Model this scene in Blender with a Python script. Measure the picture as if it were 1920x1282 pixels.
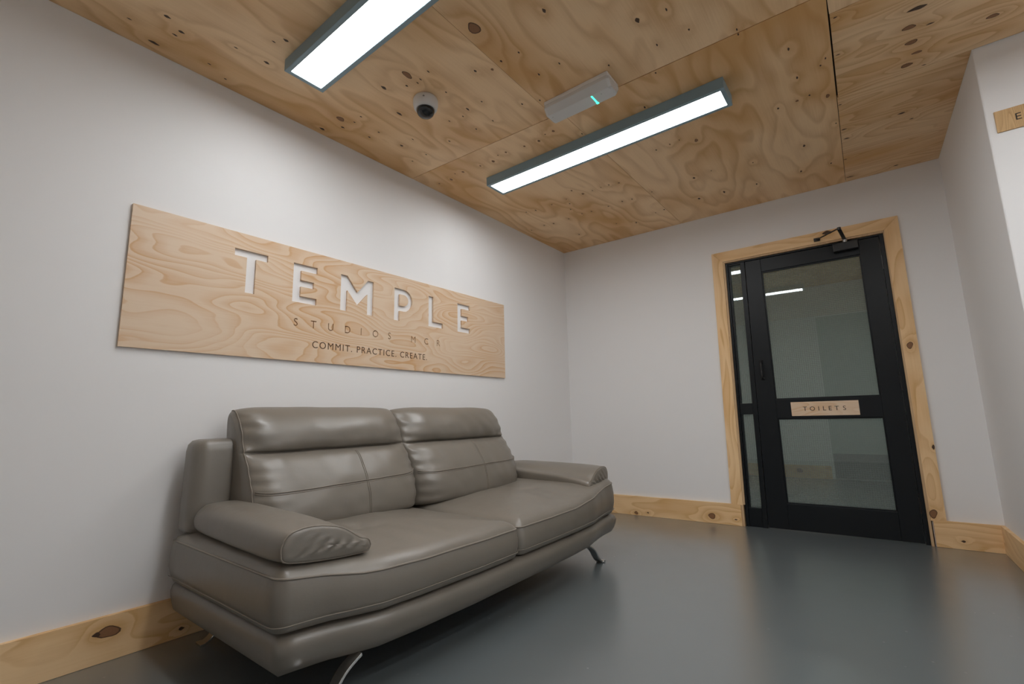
import bpy, bmesh, math, random
import numpy as np
from mathutils import Vector, Matrix, noise as mnoise

for o in list(bpy.data.objects):
    bpy.data.objects.remove(o, do_unlink=True)
scene = bpy.context.scene
COL = scene.collection

# ------------------------------------------------------------------ camera
CP = np.array([2.37906, -3.98862, 0.85319])
FPX = 881.729
YAW, PITCH, ROLL = -0.657290, 0.159320, -0.0230212
FW = np.array([math.sin(YAW) * math.cos(PITCH), math.cos(YAW) * math.cos(PITCH), math.sin(PITCH)])
_r = np.cross(FW, [0, 0, 1]); _r /= np.linalg.norm(_r); _u = np.cross(_r, FW)
RT = math.cos(ROLL) * _r + math.sin(ROLL) * _u
UP = -math.sin(ROLL) * _r + math.cos(ROLL) * _u
cam_data = bpy.data.cameras.new('camera')
cam_data.sensor_fit = 'HORIZONTAL'; cam_data.sensor_width = 36.0
cam_data.lens = FPX * 36.0 / 1920.0
cam_data.clip_start = 0.02
cam = bpy.data.objects.new('camera', cam_data); COL.objects.link(cam)
cam.matrix_world = Matrix(((RT[0], UP[0], -FW[0], CP[0]), (RT[1], UP[1], -FW[1], CP[1]),
                           (RT[2], UP[2], -FW[2], CP[2]), (0, 0, 0, 1)))
scene.camera = cam

# ------------------------------------------------------------------ world and exposure
world = bpy.data.worlds.new('world'); scene.world = world
world.use_nodes = True
world.node_tree.nodes['Background'].inputs[0].default_value = (0.5, 0.5, 0.5, 1)
world.node_tree.nodes['Background'].inputs[1].default_value = 0.0
vs = scene.view_settings
vs.view_transform = 'Standard'; vs.look = 'None'; vs.gamma = 1.0; vs.use_curve_mapping = False
vs.exposure = 0.98
PANEL_STRENGTH = 11.5
scene.cycles.max_bounces = 16; scene.cycles.diffuse_bounces = 10

# ------------------------------------------------------------------ pixel -> place helpers
def ray(px, py): return FW + RT * (px - 960) / FPX - UP * (py - 641) / FPX
def hit(px, py, n, d):
    v = ray(px, py); n = np.array(n, float); return CP + v * ((d - n @ CP) / (n @ v))
def hx(px, py, x): return hit(px, py, (1, 0, 0), x)
def hy(px, py, y): return hit(px, py, (0, 1, 0), y)
def hz(px, py, z): return hit(px, py, (0, 0, 1), z)
QB = 0.0304                       # the back wall is not quite square to the sofa wall
_a = math.atan(QB)
UB = np.array([math.cos(_a), math.sin(_a), 0.0]); NB = np.array([-math.sin(_a), math.cos(_a), 0.0])
def bw(u, off, z):                # point on the back wall: u along it, off metres out into the room
    p = UB * u - NB * off; return (p[0], p[1], z)
H = 2.5

# ------------------------------------------------------------------ materials
MATS = {}
def new_mat(name):
    m = bpy.data.materials.new(name); m.use_nodes = True
    nt = m.node_tree; nt.nodes.clear()
    out = nt.nodes.new('ShaderNodeOutputMaterial')
    b = nt.nodes.new('ShaderNodeBsdfPrincipled'); nt.links.new(b.outputs[0], out.inputs[0])
    return m, nt, b, out
def N(nt, t, **kw):
    n = nt.nodes.new(t)
    for k, v in kw.items(): setattr(n, k, v)
    return n
def math_n(nt, op, a, b=None, c=None, clamp=False):
    n = N(nt, 'ShaderNodeMath', operation=op); n.use_clamp = clamp
    for i, v in enumerate((a, b, c)):
        if v is None: continue
        if isinstance(v, (int, float)): n.inputs[i].default_value = v
        else: nt.links.new(v, n.inputs[i])
    return n.outputs[0]
def mixc(nt, fac, a, b, blend='MIX'):
    n = N(nt, 'ShaderNodeMix', data_type='RGBA', blend_type=blend)
    for i, v in ((0, fac), (6, a), (7, b)):
        if isinstance(v, (int, float)): n.inputs[i].default_value = v
        elif isinstance(v, tuple): n.inputs[i].default_value = (*v, 1) if len(v) == 3 else v
        else: nt.links.new(v, n.inputs[i])
    return n.outputs[2]
def noise_n(nt, vec, scale, detail=2.0, rough=0.5):
    n = N(nt, 'ShaderNodeTexNoise'); n.inputs['Scale'].default_value = scale
    n.inputs['Detail'].default_value = detail; n.inputs['Roughness'].default_value = rough
    if vec is not None: nt.links.new(vec, n.inputs['Vector'])
    return n.outputs['Fac']
def ramp_n(nt, fac, stops, interp='LINEAR'):
    n = N(nt, 'ShaderNodeValToRGB'); cr = n.color_ramp; cr.interpolation = interp
    while len(cr.elements) > 1: cr.elements.remove(cr.elements[-1])
    cr.elements[0].position = stops[0][0]; c = stops[0][1]
    cr.elements[0].color = (c, c, c, 1) if isinstance(c, (int, float)) else (*c, 1)
    for p, c in stops[1:]:
        e = cr.elements.new(p); e.color = (c, c, c, 1) if isinstance(c, (int, float)) else (*c, 1)
    nt.links.new(fac, n.inputs[0]); return n.outputs[0]
def obj_vec(nt, mul=(1, 1, 1), add=(0, 0, 0)):
    tc = N(nt, 'ShaderNodeTexCoord')
    m = N(nt, 'ShaderNodeVectorMath', operation='MULTIPLY_ADD')
    m.inputs[1].default_value = mul; m.inputs[2].default_value = add
    nt.links.new(tc.outputs['Object'], m.inputs[0]); return m.outputs[0]
def bump_n(nt, height, strength, dist, bsdf):
    b = N(nt, 'ShaderNodeBump'); b.inputs['Strength'].default_value = strength; b.inputs['Distance'].default_value = dist
    nt.links.new(height, b.inputs['Height']); nt.links.new(b.outputs[0], bsdf.inputs['Normal'])

def plain(name, col, rough=0.5, metal=0.0, spec=0.5, bump=None, var=0.0):
    if name in MATS: return MATS[name]
    m, nt, b, out = new_mat(name)
    b.inputs['Roughness'].default_value = rough; b.inputs['Metallic'].default_value = metal
    b.inputs['Specular IOR Level'].default_value = spec
    v = obj_vec(nt)
    f = noise_n(nt, v, 9.0, 4)
    lo = tuple(c * (1 - var) for c in col); hi = tuple(min(1, c * (1 + var)) for c in col)
    nt.links.new(mixc(nt, f, lo, hi), b.inputs['Base Color'])
    if bump: bump_n(nt, noise_n(nt, v, bump[0], 3), bump[1], bump[2], b)
    MATS[name] = m; return m

def wood(name, light, dark, grain, seed=0.0, freq=6.0, amount=0.6, across=3.2, along=0.85, blotch=0.35, rough=0.55,
         warm=None, spec=0.35, detail=1.2, soft=False):
    """Plywood or pine: contour bands of a smooth field stretched along the grain, bent by the knot_field attribute."""
    m, nt, b, out = new_mat(name)
    sc = [across] * 3; sc['XYZ'.index(grain)] = along
    v = obj_vec(nt, sc, (seed * 3.17, seed * 1.73, seed * 2.39))
    h = noise_n(nt, v, 1.0, detail, 0.45)
    at = N(nt, 'ShaderNodeAttribute', attribute_name='knot_field')
    h = math_n(nt, 'ADD', h, at.outputs['Fac'])
    fib = [160.0] * 3; fib['XYZ'.index(grain)] = 5.0
    fibre = noise_n(nt, obj_vec(nt, fib, (seed, seed, seed)), 1.0, 3)
    ph = math_n(nt, 'MULTIPLY_ADD', h, freq * 2.2, math_n(nt, 'MULTIPLY', fibre, 0.10))
    saw = math_n(nt, 'FRACT', ph)
    band = ramp_n(nt, saw, [(0.0, 0.0), (0.30, 0.08), (0.58, 0.5), (0.78, 1.0), (0.88, 0.75), (1.0, 0.0)] if soft else [(0.0, 0.0), (0.30, 0.05), (0.55, 0.40), (0.80, 0.62), (0.90, 1.0), (0.955, 0.9), (1.0, 0.0)])
    bl = [across * 0.5] * 3; bl['XYZ'.index(grain)] = along * 1.0
    big = noise_n(nt, obj_vec(nt, bl, (seed * 5.1 + 7, seed * 2.2, 3.3)), 1.6, 2.5)
    vary = ramp_n(nt, big, [(0.28, 0.15), (0.66, 1.0)])
    fac = math_n(nt, 'MULTIPLY', math_n(nt, 'MULTIPLY', band, vary), amount)
    fac = math_n(nt, 'ADD', fac, math_n(nt, 'MULTIPLY', math_n(nt, 'SUBTRACT', fibre, 0.5), 0.25), clamp=True)
    col = mixc(nt, fac, light, dark)
    warm = warm or tuple(0.5 * (x + y) for x, y in zip(light, dark))
    col = mixc(nt, math_n(nt, 'MULTIPLY', ramp_n(nt, big, [(0.42, 0.0), (0.72, 1.0)]), blotch), col, warm)
    kd = math_n(nt, 'MULTIPLY', math_n(nt, 'ABSOLUTE', at.outputs['Fac']), 2.2, clamp=True)
    col = mixc(nt, kd, col, dark)
    nt.links.new(col, b.inputs['Base Color'])
    b.inputs['Roughness'].default_value = rough; b.inputs['Specular IOR Level'].default_value = spec
    bump_n(nt, math_n(nt, 'ADD', fibre, math_n(nt, 'MULTIPLY', band, 0.4)), 0.12, 0.002, b)
    return m

def mat_leather():
    m, nt, b, out = new_mat('taupe_leather')
    v = obj_vec(nt)
    big = noise_n(nt, v, 5.0, 3)
    nt.links.new(mixc(nt, big, (0.158, 0.139, 0.114), (0.200, 0.177, 0.147)), b.inputs['Base Color'])
    b.inputs['Roughness'].default_value = 0.42
    nt.links.new(ramp_n(nt, big, [(0.3, 0.36), (0.7, 0.46)]), b.inputs['Roughness'])
    b.inputs['Specular IOR Level'].default_value = 1.0
    pore = N(nt, 'ShaderNodeTexVoronoi'); pore.inputs['Scale'].default_value = 420
    nt.links.new(v, pore.inputs['Vector'])
    cre = noise_n(nt, obj_vec(nt, (22, 9, 16)), 1.0, 3)
    hgt = math_n(nt, 'ADD', math_n(nt, 'MULTIPLY', pore.outputs['Distance'], 0.06), math_n(nt, 'MULTIPLY', cre, 1.0))
    bump_n(nt, hgt, 0.22, 0.006, b)
    return m

def mat_floor():
    m, nt, b, out = new_mat('grey_floor_paint')
    v = obj_vec(nt, (1, 1, 0.2), (0, 0, 3.37))
    big = noise_n(nt, v, 1.7, 5, 0.6); fine = noise_n(nt, v, 38, 3)
    col = mixc(nt, big, (0.108, 0.127, 0.134), (0.130, 0.149, 0.156))
    vor = N(nt, 'ShaderNodeTexVoronoi'); vor.voronoi_dimensions = '2D'; vor.inputs['Scale'].default_value = 6.3; nt.links.new(v, vor.inputs['Vector'])
    speck = ramp_n(nt, math_n(nt, 'ADD', vor.outputs['Distance'], math_n(nt, 'MULTIPLY', fine, 0.05)), [(0.0, 1.0), (0.040, 0.9), (0.058, 0.0)])
    gate = ramp_n(nt, noise_n(nt, v, 2.3, 3, 0.7), [(0.53, 0.0), (0.60, 1.0)])
    col = mixc(nt, math_n(nt, 'MULTIPLY', math_n(nt, 'MULTIPLY', speck, gate), 0.5), col, (0.36, 0.36, 0.35))
    nt.links.new(col, b.inputs['Base Color'])
    nt.links.new(ramp_n(nt, big, [(0.3, 0.30), (0.7, 0.38)]), b.inputs['Roughness'])
    b.inputs['Specular IOR Level'].default_value = 0.8
    b.inputs['Coat Weight'].default_value = 1.0; b.inputs['Coat Roughness'].default_value = 0.24; b.inputs['Coat IOR'].default_value = 1.6
    bump_n(nt, math_n(nt, 'ADD', math_n(nt, 'MULTIPLY', fine, 0.25), noise_n(nt, v, 4.0, 1)), 0.06, 0.004, b)
    return m

def mat_wall(name, col):
    m, nt, b, out = new_mat(name)
    v = obj_vec(nt)
    f = noise_n(nt, v, 1.3, 4)
    nt.links.new(mixc(nt, f, tuple(c * 0.97 for c in col), col), b.inputs['Base Color'])
    b.inputs['Roughness'].default_value = 0.62; b.inputs['Specular IOR Level'].default_value = 0.3
    bump_n(nt, math_n(nt, 'ADD', noise_n(nt, v, 3.5, 4), math_n(nt, 'MULTIPLY', noise_n(nt, v, 260, 2), 0.06)), 0.10, 0.01, b)
    return m

def mat_emit(name, col, strength):
    m, nt, b, out = new_mat(name)
    nt.nodes.remove(b)
    e = N(nt, 'ShaderNodeEmission'); e.inputs[0].default_value = (*col, 1); e.inputs[1].default_value = strength
    nt.links.new(e.outputs[0], out.inputs[0]); return m

def mat_wired_glass():
    m, nt, b, out = new_mat('wired_glass')
    nt.nodes.remove(b)
    tr = N(nt, 'ShaderNodeBsdfTransparent'); tr.inputs[0].default_value = (0.66, 0.73, 0.70, 1)
    di = N(nt, 'ShaderNodeBsdfDiffuse'); di.inputs[0].default_value = (0.36, 0.40, 0.385, 1)
    v = obj_vec(nt, (1 / 0.0135,) * 3)
    sx = N(nt, 'ShaderNodeSeparateXYZ'); nt.links.new(v, sx.inputs[0])
    def line(c):
        f = math_n(nt, 'FRACT', c); d = math_n(nt, 'ABSOLUTE', math_n(nt, 'SUBTRACT', f, 0.5))
        return math_n(nt, 'LESS_THAN', d, 0.045)
    grid = math_n(nt, 'MAXIMUM', line(sx.outputs[0]), line(sx.outputs[2]))
    wire = N(nt, 'ShaderNodeBsdfDiffuse'); wire.inputs[0].default_value = (0.16, 0.175, 0.17, 1)
    m1 = N(nt, 'ShaderNodeMixShader'); m1.inputs[0].default_value = 0.16
    nt.links.new(tr.outputs[0], m1.inputs[1]); nt.links.new(di.outputs[0], m1.inputs[2])
    m2 = N(nt, 'ShaderNodeMixShader'); nt.links.new(grid, m2.inputs[0])
    nt.links.new(m1.outputs[0], m2.inputs[1]); nt.links.new(wire.outputs[0], m2.inputs[2])
    gl = N(nt, 'ShaderNodeBsdfGlossy'); gl.inputs['Roughness'].default_value = 0.015
    gl.inputs[0].default_value = (0.9, 0.95, 0.95, 1)
    fr = N(nt, 'ShaderNodeFresnel'); fr.inputs[0].default_value = 1.55
    m3 = N(nt, 'ShaderNodeMixShader'); nt.links.new(math_n(nt, 'MULTIPLY', fr.outputs[0], 1.3), m3.inputs[0])
    nt.links.new(m2.outputs[0], m3.inputs[1]); nt.links.new(gl.outputs[0], m3.inputs[2])
    nt.links.new(m3.outputs[0], out.inputs[0]); return m

CEIL_L, CEIL_D, CEIL_W = (0.89, 0.64, 0.385), (0.43, 0.19, 0.050), (0.64, 0.345, 0.115)
SIGN_L, SIGN_D, SIGN_W = (0.74, 0.575, 0.42), (0.60, 0.33, 0.145), (0.68, 0.45, 0.265)
PINE_L, PINE_D, PINE_W = (0.88, 0.62, 0.35), (0.56, 0.28, 0.075), (0.78, 0.47, 0.19)
M_WALL = mat_wall('white_wall_paint', (0.84, 0.835, 0.835))
M_FLOOR = mat_floor()
M_LEATHER = mat_leather()
M_SEAM = plain('leather_seam', (0.23, 0.20, 0.165), 0.5)
M_CHROME = plain('chrome', (0.78, 0.78, 0.78), 0.12, 1.0)
M_BLACK = plain('black_door_paint', (0.0055, 0.0075, 0.0095), 0.38, spec=0.3, var=0.15, bump=(30, 0.08, 0.003))
M_BLACKMETAL = plain('black_metal', (0.012, 0.012, 0.013), 0.35)
M_STEEL = plain('steel', (0.45, 0.45, 0.44), 0.35, 1.0)
M_LAMP = plain('slate_lamp_housing', (0.24, 0.345, 0.40), 0.42)
M_WHITEPL = plain('white_plastic', (0.74, 0.73, 0.72), 0.4)
M_CLEARPL = plain('frosted_plastic_cover', (0.66, 0.66, 0.65), 0.25)
M_DOME = plain('smoked_dome', (0.010, 0.011, 0.012), 0.06)
M_DARK = plain('shadow_gap', (0.03, 0.025, 0.02), 0.9)
M_INK = plain('burnt_lettering', (0.085, 0.040, 0.016), 0.8)
M_BLKINK = plain('black_lettering', (0.018, 0.012, 0.008), 0.7)
M_KNOT = plain('dark_knot', (0.062, 0.030, 0.014), 0.6, var=0.5)
M_KNOTR = plain('red_brown_knot', (0.25, 0.118, 0.050), 0.6, var=0.25)
M_KNOTRIM = plain('knot_rim', (0.11, 0.052, 0.022), 0.6, var=0.3)
M_PANEL = mat_emit('lamp_diffuser', (0.965, 0.985, 1.0), PANEL_STRENGTH)
M_GREEN = mat_emit('green_indicator', (0.05, 1.0, 0.55), 1.6)
M_GLASS = mat_wired_glass()
M_LEAFGREEN = plain('pale_green_door_paint', (0.50, 0.56, 0.53), 0.45)
M_KICK = plain('grey_kick_plate', (0.16, 0.18, 0.175), 0.4)
M_CEILBACK = plain('ceiling_void', (0.04, 0.03, 0.02), 0.9)

# ------------------------------------------------------------------ mesh helpers
def link(name, verts, faces, mat, parent=None, origin=None, smooth=False, bevel=0.0, segs=2):
    me = bpy.data.meshes.new(name)
    V = [tuple(map(float, p)) for p in verts]
    org = Vector(origin) if origin is not None else Vector((0, 0, 0))
    V = [tuple(Vector(p) - org) for p in V]
    me.from_pydata(V, [], faces)
    bm = bmesh.new(); bm.from_mesh(me)
    bmesh.ops.recalc_face_normals(bm, faces=bm.faces)
    if bevel > 0:
        es = [e for e in bm.edges if len(e.link_faces) == 2 and e.calc_face_angle(0) > 0.5]
        bmesh.ops.bevel(bm, geom=es, offset=bevel, segments=segs, profile=0.5, affect='EDGES')
    bm.to_mesh(me); bm.free()
    if smooth:
        for p in me.polygons: p.use_smooth = True
    if mat: me.materials.append(mat)
    o = bpy.data.objects.new(name, me); COL.objects.link(o)
    o.location = org
    if parent:
        o.parent = parent; o.location = org - Vector(parent.location) if origin is not None else -Vector(parent.location)
    return o
def tag(o, label=None, cat=None, group=None, kind=None):
    if label: o['label'] = label
    if cat: o['category'] = cat
    if group: o['group'] = group
    if kind: o['kind'] = kind
    return o
def empty(name, loc=(0, 0, 0)):
    o = bpy.data.objects.new(name, None); COL.objects.link(o); o.location = loc
    o.empty_display_size = 0.1; return o
BOXF = [(0, 1, 2, 3), (7, 6, 5, 4), (0, 4, 5, 1), (1, 5, 6, 2), (2, 6, 7, 3), (3, 7, 4, 0)]
def hexa(c8): return list(c8), BOXF
def box(x0, x1, y0, y1, z0, z1):
    return [(x0, y0, z0), (x1, y0, z0), (x1, y1, z0), (x0, y1, z0), (x0, y0, z1), (x1, y0, z1), (x1, y1, z1), (x0, y1, z1)], BOXF
def bbox(u0, u1, o0, o1, z0, z1, lean=None):     # box on the back wall (u along, offsets out into the room)
    L = lean or (lambda u, z: u)
    return [bw(L(u0, z0), o0, z0), bw(L(u1, z0), o0, z0), bw(L(u1, z0), o1, z0), bw(L(u0, z0), o1, z0),
            bw(L(u0, z1), o0, z1), bw(L(u1, z1), o0, z1), bw(L(u1, z1), o1, z1), bw(L(u0, z1), o1, z1)], BOXF
def merge(*parts):
    V, F = [], []
    for v, f in parts:
        n = len(V); V += list(v); F += [tuple(i + n for i in q) for q in f]
    return V, F
def prism(poly, z0, z1):
    n = len(poly); V = [(x, y, z0) for x, y in poly] + [(x, y, z1) for x, y in poly]
    F = [tuple(range(n))[::-1], tuple(range(n, 2 * n))] + [(i, (i + 1) % n, (i + 1) % n + n, i + n) for i in range(n)]
    return V, F
def rings(R, cap=True, closed=True):
    """loft a list of equally long rings"""
    n = len(R[0]); V = [p for r in R for p in r]; F = []
    for k in range(len(R) - 1):
        for i in range(n if closed else n - 1):
            j = (i + 1) % n
            F.append((k * n + i, k * n + j, (k + 1) * n + j, (k + 1) * n + i))
    if cap:
        for k, rev in ((0, True), (len(R) - 1, False)):
            c = np.mean(np.array(R[k], float), axis=0); V.append(tuple(c)); ci = len(V) - 1
            for i in range(n):
                j = (i + 1) % n; a, b_ = k * n + i, k * n + j
                F.append((ci, b_, a) if rev else (ci, a, b_))
    return V, F
def lathe(profile, cx, cy, n=32):
    R = [[(cx + r * math.cos(2 * math.pi * i / n), cy + r * math.sin(2 * math.pi * i / n), z) for i in range(n)] for r, z in profile]
    return rings(R)
def tube(path, r, n=8, closed=False):
    P = [np.array(p, float) for p in path]; R = []
    m = len(P)
    for i in range(m):
        a = P[(i - 1) % m] if (closed or i > 0) else P[i]; b = P[(i + 1) % m] if (closed or i < m - 1) else P[i]
        t = b - a; t /= (np.linalg.norm(t) + 1e-9)
        h = np.array([0, 0, 1.0]) if abs(t[2]) < 0.9 else np.array([1.0, 0, 0])
        s = np.cross(t, h); s /= np.linalg.norm(s); w = np.cross(s, t)
        R.append([tuple(P[i] + r * (math.cos(2 * math.pi * k / n) * s + math.sin(2 * math.pi * k / n) * w)) for k in range(n)])
    if closed: return rings(R + [R[0]], cap=False)
    return rings(R)
def catmull(pts, n, closed=True):
    P = [np.array(p, float) for p in pts]; m = len(P); out = []
    segs = m if closed else m - 1
    for s in range(segs):
        g = (lambda i: P[i % m]) if closed else (lambda i: P[min(max(i, 0), m - 1)])
        p0, p1, p2, p3 = g(s - 1), g(s), g(s + 1), g(s + 2)
        for k in range(n):
            t = k / n
            out.append(0.5 * (2 * p1 + (p2 - p0) * t + (2 * p0 - 5 * p1 + 4 * p2 - p3) * t * t + (3 * p1 - p0 - 3 * p2 + p3) * t ** 3))
    if not closed: out.append(P[-1])
    return out
def lerp_tab(x, tab):
    xs = [t[0] for t in tab]; ys = [t[1] for t in tab]
    return float(np.interp(x, xs, ys))

# ------------------------------------------------------------------ knots
KNOT_MESH = {}
def knot_mesh(kind):
    if kind in KNOT_MESH: return KNOT_MESH[kind]
    rnd = random.Random(hash(kind) % 97 if not isinstance(kind, tuple) else kind[1])
    k = kind[0] if isinstance(kind, tuple) else kind
    n = 16; prof = [(1.0, 0.0), (0.82, 1.0), (0.45, 1.25)]
    ph = [rnd.uniform(0, 6.28) for _ in range(3)]
    V, F = [], []
    for r, z in prof:
        for i in range(n):
            a = 2 * math.pi * i / n
            rr = r * (1 + 0.13 * math.sin(2 * a + ph[0]) + 0.08 * math.sin(3 * a + ph[1]))
            # a pointed tail along the grain (local y)
            tail = 1 + (0.55 if k == 'dark' else 0.12) * max(0, abs(math.sin(a))) ** 6
            V.append((rr * math.cos(a), rr * math.sin(a) * tail, z))
    V.append((0, 0, 1.3))
    for q in range(2):
        for i in range(n): j = (i + 1) % n; F.append((q * n + i, q * n + j, (q + 1) * n + j, (q + 1) * n + i))
    for i in range(n): F.append((2 * n + i, 2 * n + (i + 1) % n, 3 * n))
    me = bpy.data.meshes.new('knot'); me.from_pydata(V, [], F)
    if k == 'dark': me.materials.append(M_KNOT)
    else:
        me.materials.append(M_KNOTRIM); me.materials.append(M_KNOTR)
        for i, p in enumerate(me.polygons):
            if i >= n: p.material_index = 1
    for p in me.polygons: p.use_smooth = True
    KNOT_MESH[kind] = me; return me
def add_knot(parent, pos, normal, grain, r, kind, elong=1.5):
    me = knot_mesh((kind, int(abs(pos[0] * 91 + pos[1] * 57 + pos[2] * 31)) % 5))
    o = bpy.data.objects.new('knot', me); COL.objects.link(o); o.parent = parent
    nz = Vector(normal).normalized(); gy = Vector(grain).normalized(); gx = gy.cross(nz)
    t = 0.0005
    M = Matrix(((gx[0] * r, gy[0] * r * elong, nz[0] * t, 0), (gx[1] * r, gy[1] * r * elong, nz[1] * t, 0),
                (gx[2] * r, gy[2] * r * elong, nz[2] * t, 0), (0, 0, 0, 1)))
    M.translation = Vector(pos) - Vector(parent.matrix_world.translation if False else parent_origin(parent))
    o.matrix_basis = M
    return o
def parent_origin(p):
    v = Vector((0, 0, 0))
    while p is not None: v = v + Vector(p.location); p = p.parent
    return v
def knot_field(o, knots, grain_axis, amp=0.10, wa=3.2, wl=6.0):
    """FLOAT attribute that bends the grain round the knots (a, l = across, along coordinates)"""
    me = o.data; co = np.zeros(len(me.vertices) * 3); me.vertices.foreach_get('co', co); co = co.reshape(-1, 3)
    co = co + np.array(parent_origin(o))
    f = np.zeros(len(co)); gi = 'XYZ'.index(grain_axis)
    for (p, r) in knots:
        d = co - np.array(p); l = d[:, gi]; a2 = (d ** 2).sum(1) - l ** 2
        w = max(r, 0.008)
        f += amp * min(1.0, 0.35 + r / 0.03) * np.exp(-(a2 / (wa * w) ** 2 + (l / (wl * w)) ** 2))
    at = me.attributes.new('knot_field', 'FLOAT', 'POINT'); at.data.foreach_set('value', f)

def board(name, verts8, mat, parent=None, origin=None, bevel=0.0012):
    v, f = hexa(verts8); return link(name, v, f, mat, parent, origin, bevel=bevel, segs=1)
def grid_board(name, A, B, C, D, nrm, thick, mat, parent=None, step=0.02):
    """panel with a finely divided front face A-B-C-D and a thickness against nrm"""
    A, B, C, D = [np.array(p, float) for p in (A, B, C, D)]; nrm = np.array(nrm, float)
    nu = max(1, int(np.linalg.norm(B - A) / step)); nv = max(1, int(np.linalg.norm(D - A) / step))
    V, F = [], []
    for j in range(nv + 1):
        for i in range(nu + 1):
            s, t = i / nu, j / nv
            V.append((1 - s) * (1 - t) * A + s * (1 - t) * B + s * t * C + (1 - s) * t * D)
    W = nu + 1
    for j in range(nv):
        for i in range(nu): F.append((j * W + i, j * W + i + 1, (j + 1) * W + i + 1, (j + 1) * W + i))
    per = [i for i in range(W)] + [j * W + nu for j in range(1, nv + 1)] + [nv * W + i for i in range(nu - 1, -1, -1)] + [j * W for j in range(nv - 1, 0, -1)]
    n0 = len(V)
    for i in per: V.append(V[i] - nrm * thick)
    m = len(per)
    for k in range(m): F.append((per[k], per[(k + 1) % m], n0 + (k + 1) % m, n0 + k))
    F.append(tuple(n0 + k for k in range(m)))
    return link(name, V, F, mat, parent)

# ================================================================== the room
W0 = (2.876, 2.876 * QB); EXT = (2.906, -1.10)          # back right corner, outward corner of the right wall
XR, YF = 4.30, -5.60                                    # room beyond the frame
tag(link('floor', *prism([(-0.12, YF - 0.1), (XR + 0.1, YF - 0.1), (XR + 0.1, 3.7), (-0.12, 3.7)], -0.06, 0.0), M_FLOOR), kind='structure')
tag(link('wall_left', *box(-0.12, 0.0, YF, 0.12, 0.0, H + 0.05), M_WALL), kind='structure')
tag(link('wall_front', *box(-0.12, XR + 0.1, YF - 0.1, YF, 0.0, H + 0.05), M_WALL), kind='structure')
tag(link('wall_side', *box(XR, XR + 0.1, YF, -1.1, 0.0, H + 0.05), M_WALL), kind='structure')
tag(link('wall_right', *prism([W0, EXT, (XR + 0.1, EXT[1]), (XR + 0.1, W0[1] + 0.12), (W0[0], W0[1] + 0.12)], 0.0, H + 0.05), M_WALL, bevel=0.006), kind='structure')
UL, UR, ZT = 1.470, 2.552, 2.088                        # door opening in the back wall
def lean(u, z):                                          # the left jamb leans a little
    w = 1.0 if u < 1.66 else max(0.0, 1 - (u - 1.66) / 0.09)
    return u - 0.0125 * (2.1 - z) * w
wb = merge(bbox(0.0, UL - 0.04, -0.12, 0.0, 0.0, H + 0.05), bbox(UL - 0.04, UR, -0.12, 0.0, ZT, H + 0.05), bbox(UR, W0[0] / UB[0] + 0.001, -0.12, 0.0, 0.0, H + 0.05))
tag(link('wall_back', *wb, M_WALL), kind='structure')

# ceiling: void above, plywood sheets below it
ceil = tag(link('ceiling', *prism([(-0.12, YF - 0.1), (XR + 0.1, YF - 0.1), (XR + 0.1, 3.6), (-0.12, 3.6)], H + 0.016, H + 0.05), M_CEILBACK), kind='structure')
KA = [(560,75,18),(595,157,12),(500,192,22),(1095,182,16),(1008,282,16),(1040,188,8),(1640,337,34,1),(1535,395,18),(1735,322,9),(1700,357,7),(1638,386,10),(1687,373,6),(1815,415,8),(1605,512,16),(1340,535,28,1),(1350,573,12),(1432,525,8),(1403,550,6),(1258,580,16),(1512,595,8),(1470,617,9),(1615,655,12),(1665,627,6),(1830,635,8),(1830,545,7),(750,288,7),(822,355,5),(390,85,8),(870,215,5)]
KB = [(62,210,8),(125,153,10),(213,264,10),(330,352,14),(404,312,8),(305,390,6),(230,412,7),(375,457,9),(235,520,8),(38,512,7),(600,52,9),(507,98,12),(370,150,14),(460,142,14,1),(707,168,11),(815,110,9),(618,325,10),(712,305,9),(463,413,6),(1077,120,9),(1332,12,8),(1325,160,9),(110,592,5),(38,627,6),(783,468,14,1),(740,485,6,1),(707,520,14,1),(630,548,11,1),(532,580,11,1),(490,596,5,1),(465,628,16,1),(397,652,10,1),(305,684,13,1),(263,694,6,1),(243,724,15,1),(180,746,9,1),(1540,517,20,1),(1400,538,9,1),(1328,568,9),(1450,515,7,1),(1528,716,14),(1555,825,14),(1688,790,14),(1860,748,10),(1840,635,7),(1305,790,6),(1130,742,10,1),(1077,753,9,1),(1035,766,5,1),(990,783,7,1),(880,783,10,1),(940,800,14,1),(852,828,7,1),(775,857,8,1),(1200,828,9,1),(1148,840,10,1),(1075,866,9,1),(985,893,9,1),(935,905,8,1),(870,852,8),(875,882,8),(640,897,7),(690,887,9),(865,932,8,1),(785,957,10,1),(735,967,8,1),(920,1015,8),(1222,952,10),(1117,958,6),(1370,883,9),(1325,900,6),(668,992,6),(1267,342,12),(935,482,6)]
KC = [(25,48,12),(138,148,7),(378,148,6),(385,172,7),(637,246,13),(680,389,12),(797,328,8),(822,292,5),(833,480,20,1),(742,477,10),(680,505,14,1),(585,543,11),(715,730,14),(850,817,10),(700,858,12),(482,920,10),(173,703,16,1),(458,815,6),(250,855,6),(1283,40,38),(1240,138,36,1),(1252,212,34,1),(1347,118,15),(1280,262,24,1),(1228,327,32,1),(1315,325,9),(1660,80,32,1),(895,525,9),(915,648,13),(928,693,14),(1203,567,18),(1253,594,10),(922,798,8),(1175,828,12),(885,274,6),(870,88,6),(945,885,14),(875,617,5)]
CK = []
def ck_add(px, py, size, red, sc):
    p = hz(px, py, H); dep = float((p - CP) @ FW); r = max(0.0045, 0.5 * size * sc * dep / FPX)
    for (q, _, _) in CK:
        if np.linalg.norm(q - p) < 0.022: return
    CK.append((p, r, red))
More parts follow.
